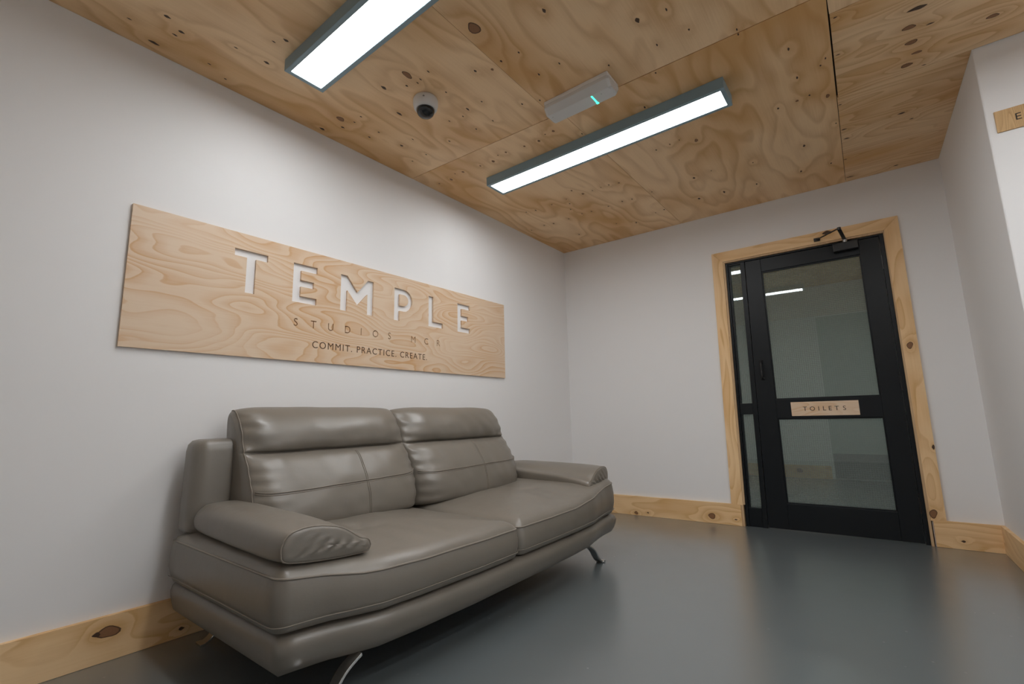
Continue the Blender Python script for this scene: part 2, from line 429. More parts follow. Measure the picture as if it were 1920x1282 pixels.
for K, x0, y0, sc in ((KA, 80, 0, 0.4167), (KB, 760, 80, 0.3542), (KC, 1240, 0, 0.3744)):
    for k in K: ck_add(x0 + k[0] * sc, y0 + k[1] * sc, k[2], len(k) > 3, sc)
ck_add(889, 53, 22, True, 1.0); ck_add(1195, 38, 9, False, 1.0); ck_add(1020, 20, 7, False, 1.0); ck_add(340, 60, 7, False, 1.0)
rk = random.Random(5)
for _ in range(26):                                      # sheets go on past the frame
    p = np.array([rk.uniform(0.3, 4.1), rk.uniform(-5.4, -3.4), H]); d = p - CP
    CK.append((p, rk.uniform(0.006, 0.02), rk.random() < 0.4))
XM, XQ = 1.185, 2.395
def yb(x): return x * QB
SHEETS = [  # corners A (x0,y0) B (x1,y0) C (x1,y1) D (x0,y1), grain
    ([(0, -1.995), (XM - .005, -1.942), (XM, yb(XM)), (0, 0)], 'Y'),
    ([(XM - .005, -1.942), (XQ, -1.905), (XQ - .03, yb(XQ)), (XM, yb(XM))], 'Y'),
    ([(XQ - .011, -1.105), (EXT[0], -1.105), W0, (XQ - .03, yb(XQ))], 'X'),
    ([(XQ + .0015, -1.772), (XR, -1.772), (XR, -1.105), (XQ - .008, -1.105)], 'X'),
    ([(0, -4.40), (1.14, -4.40), (1.13, -1.945), (0, -1.995)], 'Y'),
    ([(1.14, -4.40), (2.37, -4.40), (XQ - .001, -1.905), (1.13, -1.945)], 'Y'),
    ([(2.37, -4.40), (XR, -4.40), (XR, -1.772), (XQ + .001, -1.772)], 'Y'),
    ([(0, YF), (2.2, YF), (2.2, -4.40), (0, -4.40)], 'Y'),
    ([(2.2, YF), (XR, YF), (XR, -4.40), (2.2, -4.40)], 'Y'),
]
def inside(p, poly):
    c = False; n = len(poly)
    for i in range(n):
        (xa, ya), (xb, yb_) = poly[i], poly[(i + 1) % n]
        if (ya > p[1]) != (yb_ > p[1]) and p[0] < (xb - xa) * (p[1] - ya) / (yb_ - ya) + xa: c = not c
    return c
for i, (poly, gr) in enumerate(SHEETS):
    c = np.mean(np.array(poly), axis=0)
    sh = [np.array(p) + (c - np.array(p)) / np.linalg.norm(c - np.array(p)) * 0.0022 for p in poly]
    dk = 0.93 if gr == 'X' else 1.0
    mat = wood('ceiling_plywood_%d' % i, tuple(x * dk for x in CEIL_L), tuple(x * dk for x in CEIL_D), gr, seed=1.7 * i + 0.6,
               freq=(5.0 if gr == 'Y' else 9.0), amount=(0.62 if gr == 'Y' else 0.75), across=(3.0 if gr == 'Y' else 4.6), along=(0.78 if gr == 'Y' else 0.7),
               blotch=0.8, warm=CEIL_W, rough=0.5, soft=(gr == 'Y'), detail=(1.8 if gr == 'Y' else 1.2))
    o = grid_board('plywood_sheet', *[(p[0], p[1], H) for p in sh], (0, 0, -1), 0.015, mat, ceil, step=0.025)
    ks = [k for k in CK if inside(k[0], poly)]
    knot_field(o, [(k[0], k[1]) for k in ks], gr, amp=0.11)
    for p, r, red in ks:
        add_knot(o, (p[0], p[1], H), (0, 0, -1), (0, 1, 0) if gr == 'Y' else (1, 0, 0), r * (0.8 if not red else 0.9), 'red' if red else 'dark', 1.5 if gr == 'Y' else 1.7)

# skirting boards
BBH, BT = 0.158, 0.020
M_PINE = [wood('pine_board_%d' % i, PINE_L, PINE_D, g, seed=3.1 * i + 1.3, freq=4.0, amount=0.75, across=6.5, along=1.3, blotch=0.4, warm=PINE_W, rough=0.5)
          for i, g in enumerate(('Y', 'X', 'X', 'Y', 'Z', 'X', 'Z', 'X'))]
def skirting(name, A, B, nrm, mat, grain, knots=()):
    nrm = np.array(nrm, float); A = np.array(A, float); B = np.array(B, float)
    off = nrm * BT
    o = grid_board(name, (*(A + off[:2]), 0.001), (*(B + off[:2]), 0.001), (*(B + off[:2]), BBH), (*(A + off[:2]), BBH), nrm, BT - 0.0005, mat, step=0.015)
    tag(o, kind='structure')
    knot_field(o, [(k[0], k[1]) for k in knots], grain, amp=0.22, wa=2.2, wl=3.5)
    g = (B - A) / np.linalg.norm(B - A)
    for p, r, kd in knots: add_knot(o, p, nrm, (g[0], g[1], 0), r, kd, 1.35)
    return o
skirting('baseboard_left', (0, YF), (0, -0.02), (1, 0, 0), M_PINE[0], 'Y',
         [(hx(204, 1184, BT), 0.022, 'red'), (hx(182, 1190, BT), 0.008, 'dark'), (hx(340, 1178, BT), 0.006, 'dark')])
U2 = np.array([UB[0], UB[1]]); N2 = -np.array([NB[0], NB[1], 0])
def hbo(px, py, off): return hit(px, py, NB, -off)
skirting('baseboard_back', U2 * 0.02, U2 * 1.448, N2, M_PINE[1], 'X',
         [(hbo(1335, 967, BT), 0.020, 'red'), (hbo(1380, 974, BT), 0.005, 'dark'), (hbo(1215, 961, BT), 0.005, 'dark'), (hbo(1193, 961, BT), 0.012, 'red')])
skirting('baseboard_corner', U2 * 2.556, U2 * (W0[0] / UB[0] - 0.001), N2, M_PINE[2], 'X', [(hbo(1807, 1015, BT), 0.006, 'dark')])
_d = np.array(EXT) - np.array(W0); _d /= np.linalg.norm(_d)
skirting('baseboard_right', np.array(W0) + _d * 0.02, np.array(EXT), (_d[1], -_d[0], 0), M_PINE[3], 'Y')
skirting('baseboard_return', (EXT[0] - 0.02, EXT[1]), (XR, EXT[1]), (0, -1, 0), M_PINE[7], 'X')

# ================================================================== door set in the back wall
CT = 0.018                                               # casing thickness
cz = BBH - 0.003
def casing(name, quad, mat, grain, knots=()):            # quad of (u,z) in order, front at CT
    A, B, C, D = [bw(u, CT, z) for u, z in quad]
    o = grid_board(name, A, B, C, D, -NB, CT - 0.0005, mat, step=0.012)
    tag(o, kind='structure')
    knot_field(o, [(k[0], k[1]) for k in knots], grain, amp=0.22, wa=2.0, wl=3.5)
    for p, r, kd in knots: add_knot(o, p, -NB, (0, 0, 1) if grain == 'Z' else UB, r, kd, 1.2)
    return o
casing('trim_1', [(1.382, cz), (1.463, cz), (1.488, 2.078), (1.407, 2.160)], M_PINE[4], 'Z')
casing('trim_2', [(1.4885, 2.0785), (2.5365, 2.0785), (2.62, 2.1625), (1.4075, 2.1605)], M_PINE[5], 'X', [(hbo(1551, 436, CT), 0.016, 'dark')])
casing('trim_3', [(2.546, cz), (2.62, cz), (2.62, 2.162), (2.5372, 2.078)], M_PINE[6], 'Z',
       [(hbo(1706, 647, CT), 0.017, 'red'), (hbo(1750, 963, CT), 0.020, 'red'), (hbo(1750, 838, CT), 0.008, 'dark')])
lin = wood('door_lining_ply', (0.62, 0.43, 0.25), (0.33, 0.19, 0.09), 'Z', seed=9.0, freq=8, amount=0.6, across=30)
tag(link('trim_4', *merge(bbox(1.4485, 1.466, -0.11, CT - 0.003, 0.0, BBH), bbox(lean(1.4885, 2.1), 2.536, -0.11, CT - 0.003, 2.064, 2.0775)), lin, bevel=0.0008, segs=1), kind='structure')
tag(link('trim_5', *merge(([bw(1.4665, -0.11, BBH), bw(1.478, -0.11, BBH), bw(1.478, CT - .003, BBH), bw(1.4635, CT - .003, BBH),
                            bw(1.489, -0.11, 2.063), bw(1.503, -0.11, 2.063), bw(1.503, CT - .003, 2.063), bw(1.489, CT - .003, 2.063)], BOXF),
                          bbox(2.531, 2.5455, -0.11, CT - 0.003, 0.0, 2.063)), lin, bevel=0.0008, segs=1), kind='structure')

door = tag(empty('door_1', bw(2.0, -0.02, 0)), kind='structure')
def dpart(name, vf, mat, parent=None, bevel=0.002, **kw): return link(name, *vf, mat, parent or door, bevel=bevel, **kw)
FO = -0.004                                              # face of the black frame
dpart('frame_post', bbox(1.497, 1.519, -0.09, FO, 0.0, 2.0625, lean), M_BLACK)
dpart('frame_post', bbox(2.507, 2.5305, -0.09, FO, 0.0, 2.0625), M_BLACK)
dpart('frame_head', bbox(1.519, 2.507, -0.09, FO, 2.052, 2.0625, lean), M_BLACK)
# sidelight beside the leaf
dpart('mullion', bbox(1.611, 1.644, -0.09, FO, 0.0, 2.0515, lean), M_BLACK)
dpart('sidelight_rail', bbox(1.5195, 1.6105, -0.08, FO - 0.006, 0.836, 0.921, lean), M_BLACK)
dpart('sidelight_rail', bbox(1.5195, 1.6105, -0.08, FO - 0.006, 0.0, 0.138, lean), M_BLACK)
dpart('sidelight_rail', bbox(1.5195, 1.6105, -0.08, FO - 0.006, 2.040, 2.0515, lean), M_BLACK)
dpart('glazing_bead', bbox(1.5195, 1.534, -0.06, FO - 0.012, 0.9215, 2.0395, lean), M_BLACK)
dpart('glazing_bead', bbox(1.5195, 1.534, -0.06, FO - 0.012, 0.1385, 0.8355, lean), M_BLACK)
dpart('glazing_bead', bbox(1.5345, 1.6105, -0.06, FO - 0.012, 0.870, 0.876, lean), M_BLACK)
dpart('sidelight_pane', bbox(1.5345, 1.6105, -0.040, -0.034, 0.9215, 2.0395, lean), M_GLASS, bevel=0)
dpart('sidelight_pane', bbox(1.5345, 1.6105, -0.040, -0.034, 0.1385, 0.8355, lean), M_GLASS, bevel=0)
# the leaf
leaf = empty('door_leaf', (0, 0, 0)); leaf.parent = door
def lpart(name, vf, mat, bevel=0.002):
    o = link(name, *vf, mat, None, bevel=bevel); o.parent = leaf; o.location = -Vector(door.location); return o
LF = -0.006
lpart('stile', bbox(1.6475, 1.757, -0.055, LF, 0.006, 2.049, lean), M_BLACK)
lpart('stile', bbox(2.389, 2.504, -0.055, LF, 0.006, 2.049), M_BLACK)
lpart('rail', bbox(1.757, 2.389, -0.054, LF - 0.0005, 1.945, 2.049, lean), M_BLACK)
lpart('rail', bbox(1.757, 2.389, -0.054, LF - 0.0005, 0.801, 0.942), M_BLACK)
lpart('rail', bbox(1.757, 2.389, -0.054, LF - 0.0005, 0.006, 0.188, lean), M_BLACK)
lpart('pane', bbox(1.757, 2.389, -0.034, -0.028, 0.942, 1.945), M_GLASS, 0)
lpart('pane', bbox(1.757, 2.389, -0.034, -0.028, 0.188, 0.801), M_GLASS, 0)
for z0, z1 in ((0.942, 1.945), (0.188, 0.801)):
    lpart('glazing_bead', bbox(1.757, 1.765, -0.027, LF - 0.008, z0, z1), M_BLACK, 0.001)
    lpart('glazing_bead', bbox(2.381, 2.389, -0.027, LF - 0.008, z0, z1), M_BLACK, 0.001)
    lpart('glazing_bead', bbox(1.765, 2.381, -0.027, LF - 0.008, z0, z0 + 0.008), M_BLACK, 0.001)
    lpart('glazing_bead', bbox(1.765, 2.381, -0.027, LF - 0.008, z1 - 0.008, z1), M_BLACK, 0.001)
# pull handle
hp = [bw(1.690, o, z) for o, z in ((-0.006, 1.232), (0.018, 1.234), (0.034, 1.222), (0.038, 1.195), (0.036, 1.17), (0.038, 1.145), (0.034, 1.118), (0.018, 1.106), (-0.006, 1.108))]
hv = merge(tube([tuple(p) for p in catmull(hp, 5, False)], 0.0075, 10), bbox(1.678, 1.702, LF, LF + 0.004, 1.220, 1.246), bbox(1.678, 1.702, LF, LF + 0.004, 1.094, 1.120))
h_ = link('handle', *hv, M_BLACKMETAL, None, smooth=True); h_.parent = leaf; h_.location = -Vector(door.location); h_['label'] = 'black metal pull handle'
for z in (1.86, 1.02, 0.24):
    v = merge(bbox(2.499, 2.512, LF, LF + 0.003, z - 0.05, z + 0.05), tube([bw(2.5055, LF + 0.004, z - 0.05), bw(2.5055, LF + 0.004, z + 0.05)], 0.005, 10))
    dpart('hinge', v, M_BLACKMETAL, bevel=0)
# overhead closer: body on the leaf, folding arm up to the head trim
cl = empty('door_closer', (0, 0, 0)); cl.parent = door
def cpart(name, vf, mat, bevel=0.0015):
    o = link(name, *vf, mat, None, bevel=bevel); o.parent = cl; o.location = -Vector(door.location); return o
cpart('closer_body', bbox(2.236, 2.386, LF, 0.040, 1.985, 2.044), M_BLACKMETAL, 0.004)
cpart('closer_plate', bbox(2.250, 2.380, 0.0402, 0.0412, 1.990, 2.040), M_BLACKMETAL, 0)
ZA = 2.066
piv = np.array(bw(2.311, 0.02, ZA)); elb = hz(1573, 429, ZA + 0.004); sho = hbo(1531.6, 449, CT + 0.012)
def bar(a, b, w, t):
    a = np.array(a, float); b = np.array(b, float); d = b - a; d /= np.linalg.norm(d); s = np.cross(d, [0, 0, 1]); s /= np.linalg.norm(s); n = np.cross(s, d)
    return hexa([tuple(q + s * sx * w / 2 + n * sz * t / 2) for sx, sz in ((-1, -1), (1, -1), (1, 1), (-1, 1)) for q in (a,)] +
                [tuple(b + s * sx * w / 2 + n * sz * t / 2) for sx, sz in ((-1, -1), (1, -1), (1, 1), (-1, 1))])
cpart('arm', bar(piv, elb, 0.022, 0.006), M_BLACKMETAL, 0.001)
cpart('arm', bar(elb + np.array([0, 0, 0.005]), sho, 0.012, 0.006), M_BLACKMETAL, 0.001)
cpart('elbow_joint', lathe([(0.011, ZA - 0.004), (0.011, ZA + 0.014)], elb[0], elb[1], 16), M_BLACKMETAL, 0)
cpart('pivot_cap', lathe([(0.015, 2.0445), (0.015, 2.070), (0.010, 2.074)], piv[0], piv[1], 16), M_STEEL, 0)
su = float(sho @ UB)
cpart('arm_bracket', bbox(su - 0.02, su + 0.02, CT, CT + 0.016, sho[2] - 0.012, sho[2] + 0.012), M_BLACKMETAL, 0.002)

# passage beyond the door, seen dimly through the wired glass
PY = 3.30
tag(link('wall_passage_end', *box(-0.12, XR, PY, PY + 0.12, 0.0, H + 0.02), M_WALL), kind='structure')
tag(link('wall_passage_left', *box(0.60, 0.72, 0.16, PY, 0.0, H + 0.02), M_WALL), kind='structure')
tag(link('wall_passage_right', *box(2.80, 2.92, 0.22, PY, 0.0, H + 0.02), M_WALL), kind='structure')
pc = wood('passage_ceiling_ply', CEIL_L, CEIL_D, 'Y', seed=33, freq=4, amount=0.5, blotch=0.6, warm=CEIL_W)
tag(link('ceiling_passage', *box(0.72, 2.80, 0.22, PY, H - 0.012, H + 0.012), pc), kind='structure')
o = grid_board('baseboard_passage', (0.72, PY - BT, 0.001), (1.80, PY - BT, 0.001), (1.80, PY - BT, BBH), (0.72, PY - BT, BBH), (0, -1, 0), BT - 0.0005, M_PINE[1], step=0.03)
tag(o, kind='structure'); kp = (1.45, PY - BT, 0.09); knot_field(o, [(kp, 0.02)], 'X', amp=0.2); add_knot(o, kp, (0, -1, 0), (1, 0, 0), 0.025, 'red', 1.4)
d2 = tag(empty('door_2', (2.25, PY - 0.03, 0)), kind='structure')
link('door_panel', *box(1.83, 2.70, PY - 0.035, PY - 0.0005, 0.006, 2.06), M_LEAFGREEN, d2, bevel=0.003)
link('kick_plate', *box(1.84, 2.69, PY - 0.038, PY - 0.0355, 0.015, 0.317), M_KICK, d2, bevel=0.0008)
pl = tag(empty('passage_fill_light', (1.75, 1.0, H - 0.012)), 'added unseen light panel that brightens the passage beyond the glazed door', 'light')  # added light, hidden above the glass, to brighten the passage
link('housing', *box(1.45, 2.05, 0.92, 1.08, H - 0.045, H - 0.0125), M_LAMP, pl, bevel=0.002)
link('diffuser', *box(1.47, 2.03, 0.94, 1.06, H - 0.047, H - 0.0452), mat_emit('passage_fill_diffuser', (0.95, 1.0, 0.97), 30.0), pl)

# ================================================================== lettering helpers
def text_splines(txt, size, bold=0.0, spacing=1.0, shear=0.0):
    """outlines of the built-in typeface, as (list of closed point lists, width)"""
    cu = bpy.data.curves.new('t', 'FONT'); cu.body = txt; cu.size = size; cu.space_character = spacing; cu.offset = bold
    cu.resolution_u = 4
    ob = bpy.data.objects.new('t', cu); COL.objects.link(ob)
    dg = bpy.context.evaluated_depsgraph_get(); dg.update()
    c2 = ob.to_curve(dg); out = []
    for sp in c2.splines:
        pts = []
        if sp.type == 'BEZIER':
            bp = sp.bezier_points; n = len(bp)
            for i in range(n):
                a, b = bp[i], bp[(i + 1) % n]
                p0, p1, p2, p3 = a.co, a.handle_right, b.handle_left, b.co
                straight = (p1 - p0).length < 1e-7 and (p2 - p3).length < 1e-7
                lin_ = abs(((p1 - p0).cross(p3 - p0)).length) + abs(((p2 - p0).cross(p3 - p0)).length) < 1e-7
                k = 1 if (straight or lin_) else 5
                for j in range(k):
                    t = j / k; q = p0 * (1 - t) ** 3 + p1 * 3 * t * (1 - t) ** 2 + p2 * 3 * t * t * (1 - t) + p3 * t ** 3
                    pts.append((q.x, q.y))
        else:
            pts = [(p.co[0], p.co[1]) for p in sp.points]
        if len(pts) > 2: out.append(pts)
    ob.to_curve_clear(); bpy.data.objects.remove(ob); bpy.data.curves.remove(cu)
    return out
def fit(spl, cx, y0, y1, sx=1.0):
    """scale outlines so that they stand between y0 and y1, centred on cx"""
    A = [p for s in spl for p in s]; xs = [p[0] for p in A]; ys = [p[1] for p in A]
    k = (y1 - y0) / (max(ys) - min(ys)); mx = 0.5 * (min(xs) + max(xs))
    return [[(cx + (x - mx) * k * sx, y0 + (y - min(ys)) * k) for x, y in s] for s in spl]
def plate_mesh(loops, depth):
    """flat plate from closed loops (even-odd), as verts and faces; front at w = 0, back at w = -depth"""
    cu = bpy.data.curves.new('p', 'CURVE'); cu.dimensions = '2D'; cu.fill_mode = 'BOTH'; cu.extrude = depth / 2
    for L in loops:
        sp = cu.splines.new('POLY'); sp.points.add(len(L) - 1); sp.use_cyclic_u = True
        for i, (x, y) in enumerate(L): sp.points[i].co = (x, y, 0, 1)
    ob = bpy.data.objects.new('p', cu); COL.objects.link(ob)
    dg = bpy.context.evaluated_depsgraph_get(); dg.update()
    me = bpy.data.meshes.new_from_object(ob.evaluated_get(dg))
    V = [(v.co.x, v.co.y, v.co.z - depth / 2) for v in me.vertices]; F = [tuple(p.vertices) for p in me.polygons]
    bpy.data.objects.remove(ob); bpy.data.curves.remove(cu); bpy.data.meshes.remove(me)
    return V, F

# ================================================================== the big sign on the sofa wall
SY0, SY1, SZ0, SZ1, ST = -3.4884, -1.0227, 1.169, 1.773, 0.012
TZ0, TZ1 = 1.480, 1.6915; TH = TZ1 - TZ0
def glyph(ch, y0, y1):
    w = y1 - y0; a = 0.036; s = 0.044; Z0, Z1 = TZ0, TZ1
    if ch == 'T': c = 0.5 * (y0 + y1); return [[(y0, Z1), (y1, Z1), (y1, Z1 - a), (c + s / 2, Z1 - a), (c + s / 2, Z0), (c - s / 2, Z0), (c - s / 2, Z1 - a), (y0, Z1 - a)]]
    if ch == 'L': return [[(y0, Z1), (y0 + s, Z1), (y0 + s, Z0 + a), (y1, Z0 + a), (y1, Z0), (y0, Z0)]]
    if ch == 'E':
        m = 0.5 * (Z0 + Z1); e = y1 - 0.018
        return [[(y0, Z1), (y1, Z1), (y1, Z1 - a), (y0 + s, Z1 - a), (y0 + s, m + a / 2), (e, m + a / 2), (e, m - a / 2), (y0 + s, m - a / 2), (y0 + s, Z0 + a), (y1, Z0 + a), (y1, Z0), (y0, Z0)]]
    if ch == 'M':
        c = 0.5 * (y0 + y1); v = Z0 + 0.045; g = 0.062
        return [[(y0, Z1), (y0 + s * .95, Z1), (c, v + g + 0.018), (y1 - s * .95, Z1), (y1, Z1), (y1, Z0), (y1 - s, Z0), (y1 - s, Z1 - 0.088), (c, v), (y0 + s, Z1 - 0.088), (y0 + s, Z0), (y0, Z0)]]
    if ch == 'P':
        b = 0.146; R = b / 2; cy = y1 - R; cz_ = Z1 - R
        arc = lambda r: [(cy + r * math.cos(t), cz_ + r * math.sin(t)) for t in np.linspace(math.pi / 2, -math.pi / 2, 15)]
        return [[(y0, Z1)] + arc(R) + [(y0 + s, Z1 - b), (y0 + s, Z0), (y0, Z0)], [(y0 + s, Z1 - a)] + arc(R - a) + [(y0 + s, Z1 - b + a)]]
loops = [[(SY0, SZ0), (SY1, SZ0), (SY1, SZ1), (SY0, SZ1)]]
for ch, a, b in (('T', -3.087, -2.930), ('E', -2.797, -2.662), ('M', -2.518, -2.295), ('P', -2.139, -1.990), ('L', -1.849, -1.715), ('E', -1.568, -1.436)):
    loops += glyph(ch, a, b)
counter = loops[5]                                        # the loose middle of the P
for ch, yc in zip('STUDIOSMCR', (-2.771, -2.673, -2.571, -2.465, -2.375, -2.275, -2.171, -1.980, -1.868, -1.757)):
    loops += fit(text_splines(ch, 0.05, 0.0012), yc, 1.352, 1.3935, 0.92)
V, F = plate_mesh(loops, ST)
def on_left(V, x): return [(x + w, y, z) for y, z, w in V]
M_SIGN = wood('sign_plywood', SIGN_L, SIGN_D, 'Y', seed=4.4, freq=11.0, amount=0.95, across=4.4, along=1.15, blotch=0.25, warm=SIGN_W, rough=0.45, detail=1.6)
sign = empty('wall_sign', (0, 0.5 * (SY0 + SY1), 0.5 * (SZ0 + SZ1)))
tag(sign, 'long plywood sign with cut-out TEMPLE letters on the white wall above the sofa', 'sign')
link('sign_board', on_left(V, ST + 0.0015), F, M_SIGN, sign)
# engraved lines: wood at the groove bottoms, colour darkened for shade and burnt edges
link('groove_floor', *box(0.0012, 0.0055, -2.83, -1.70, 1.335, 1.410), plain('shaded_groove_wood', (0.26, 0.15, 0.07), 0.7), sign)
tl = fit(text_splines('COMMIT. PRACTICE. CREATE.', 0.05, -0.0013, 1.22), 0.5 * (-2.675 - 1.862), 1.246, 1.2835)
xs = [p[0] for s in tl for p in s]; k = (2.675 - 1.862) / (max(xs) - min(xs)); mx = 0.5 * (min(xs) + max(xs))
tl = [[(-2.2685 + (x - mx) * k, z) for x, z in s] for s in tl]
def letters(loops):
    L = sorted(((min(p[0] for p in l), max(p[0] for p in l), l) for l in loops), key=lambda t: t[0]); out = []
    for a, b, l in L:
        if out and a < out[-1][1] - 1e-5: out[-1][1] = max(b, out[-1][1]); out[-1][2].append(l)
        else: out.append([a, b, [l]])
    return [o_[2] for o_ in out]
for lt in letters(tl):
    V, F = plate_mesh(lt, 0.0006)
    link('letter', on_left(V, ST + 0.0020), F, M_INK, sign)

# TOILETS plate on the middle rail of the door
ts = empty('door_sign', bw(2.058, LF, 0.868)); tag(ts, 'small plywood plate reading TOILETS on the black door', 'sign')
PF = LF + 0.006
tsm = wood('door_sign_ply', SIGN_L, SIGN_D, 'X', seed=2.2, freq=7, amount=0.7, across=9, along=2.2, blotch=0.3, warm=SIGN_W)
link('sign_plate', *bbox(1.854, 2.262, LF + 0.0003, PF, 0.8175, 0.9185), tsm, ts, bevel=0.0008, segs=1)
tl = []
for ch, uc in zip('TOILETS', (1.9418, 1.987, 2.026, 2.061, 2.095, 2.1334, 2.178)): tl += fit(text_splines(ch, 0.04, 0.0012), uc, 0.853, 0.883)
for lt in letters(tl):
    V, F = plate_mesh(lt, 0.0006)
    link('letter', [bw(x, PF + 0.0006 + w, z) for x, z, w in V], F, M_BLKINK, ts)

# plate with one letter in view on the right hand wall
es = empty('room_sign', (3.15, EXT[1], 2.114)); tag(es, 'small wooden plate with striped vertical grain high on the return wall', 'sign')
esm = wood('room_sign_ply', (0.62, 0.41, 0.20), (0.36, 0.19, 0.065), 'Z', seed=6.1, freq=13, amount=1.0, across=11, along=1.0, blotch=0.3)
EY = EXT[1] - 0.007
link('sign_plate', *box(2.934, 3.34, EY, EXT[1] - 0.0004, 2.064, 2.165), esm, es, bevel=0.0008, segs=1)
V, F = plate_mesh(fit(text_splines('E', 0.04, 0.001), 3.006, 2.100, 2.131), 0.0006)
link('letter', [(x, EY - 0.0006 - w, z) for x, z, w in V], F, M_BLKINK, es)

# ================================================================== things on the ceiling
def batten(name, x0, x1, y0, y1, label):
    t = empty(name, (0.5 * (x0 + x1), 0.5 * (y0 + y1), H)); tag(t, label, 'light', 'slate framed ceiling lights')
    zb, zt, e = H - 0.060, H - 0.0005, 0.022
    R = []
    def rect(i, z): return [(x0 + i, y0 + i, z), (x1 - i, y0 + i, z), (x1 - i, y1 - i, z), (x0 + i, y1 - i, z)]
    fr = rings([rect(0, zt), rect(0, zb), rect(e, zb), rect(e, zb + 0.006)], cap=False)
    V, F = fr; F = F + [(0, 1, 2, 3), (12, 13, 14, 15)]
    link('frame', V, F, M_LAMP, t, bevel=0.0015, segs=1)
    link('diffuser', *box(x0 + e + .0005, x1 - e - .0005, y0 + e + .0005, y1 - e - .0005, zb + 0.002, zb + 0.0055), M_PANEL, t)
    return t
batten('ceiling_light', 0.400, 1.948, -1.672, -1.492, 'long slate-framed ceiling light between the emergency light and the door wall')
batten('ceiling_light', 0.402, 1.948, -3.085, -2.895, 'long slate-framed ceiling light beyond the dome camera, above the sofa')

batten('ceiling_light', 2.76, 2.94, -3.55, -2.00, 'added out-of-frame fill light in a slate frame, running toward the door across from the sofa')  # fill light added out of frame to lift back wall and sofa front
batten('ceiling_light', 3.45, 3.63, -3.30, -1.75, 'added out-of-frame fill light in a slate frame, running alongside the far side wall')  # second added fill light, also out of view, for the back wall

dc = hz(798, 196, H - 0.03)
dcam = empty('dome_camera', (dc[0], dc[1], H)); tag(dcam, 'white dome security camera with a smoked black lens bubble on the ceiling', 'camera')
link('housing', *lathe([(0.0, H - .0006), (0.060, H - .0006), (0.064, H - 0.012), (0.064, H - 0.034), (0.060, H - 0.052), (0.055, H - 0.060), (0.051, H - 0.064), (0.047, H - 0.062)], dc[0], dc[1], 40), M_WHITEPL, dcam, smooth=True)
link('lens_bubble', *lathe([(0.0465, H - 0.061), (0.0455, H - 0.072), (0.041, H - 0.085), (0.031, H - 0.095), (0.017, H - 0.101), (0.003, H - 0.1035)], dc[0], dc[1], 32), M_DOME, dcam, smooth=True)
link('marking', *box(dc[0] + 0.038, dc[0] + 0.045, dc[1] - 0.0545, dc[1] - 0.0475, H - 0.030, H - 0.025), plain('grey_mark', (0.25, 0.25, 0.25), 0.5), dcam)

el = empty('emergency_light', (1.335, -2.0, H)); tag(el, 'white emergency bulkhead light with a green indicator on the plywood ceiling', 'light')
ex0, ex1, ey0, ey1 = 1.150, 1.525, -2.078, -1.952
link('base_tray', *box(ex0 + .004, ex1 - .004, ey0, ey1, H - 0.022, H - 0.0006), M_WHITEPL, el, bevel=0.004)
def oct_ring(x, k):
    w = 0.5 * (ey1 - ey0) * k; c = 0.5 * (ey0 + ey1); d = 0.052 * k
    return [(x, c - w, H - 0.0225), (x, c - w, H - 0.0225 - d * 0.35), (x, c - w * 0.62, H - 0.0225 - d), (x, c + w * 0.62, H - 0.0225 - d), (x, c + w, H - 0.0225 - d * 0.35), (x, c + w, H - 0.0225)]
link('cover', *rings([oct_ring(ex0, 0.86), oct_ring(ex0 + 0.012, 1), oct_ring(ex1 - 0.012, 1), oct_ring(ex1, 0.86)]), M_CLEARPL, el, bevel=0.002)
cyl = 0.5 * (ey0 + ey1); ew = 0.5 * (ey1 - ey0)
gx = 1.418
link('indicator', *merge(box(gx - 0.004, gx + 0.004, cyl - ew * 0.55, cyl + ew * 0.60, H - 0.0757, H - 0.0748), box(gx - 0.006, gx + 0.006, cyl + ew * 0.40, cyl + ew * 0.60, H - 0.0762, H - 0.0748)), M_GREEN, el)
for xx in (ex0 + 0.03, ex1 - 0.06):
    link('screw', *lathe([(0.004, H - 0.076), (0.003, H - 0.0765)], xx, cyl - ew * 0.3, 10), M_STEEL, el)

# ================================================================== the sofa
SC = (0.55, -2.215, 0.0)
sofa = empty('sofa', SC); tag(sofa, 'taupe leather two-seat sofa with padded arms and chrome legs against the white wall', 'sofa')
def spart(name, V, F, mat=None, parent=None, smooth=True, **kw):
    o = link(name, V, F, mat or M_LEATHER, None, smooth=smooth, **kw)
    o.parent = parent or sofa
    o.location = -Vector(SC) if parent is None else Vector((0, 0, 0))
    return o
YL, YR, YS = -3.268, -1.118, -2.243
def n3(x, y, z, s=0.0): return mnoise.noise(Vector((x + s, y + 1.3 * s, z - s)))

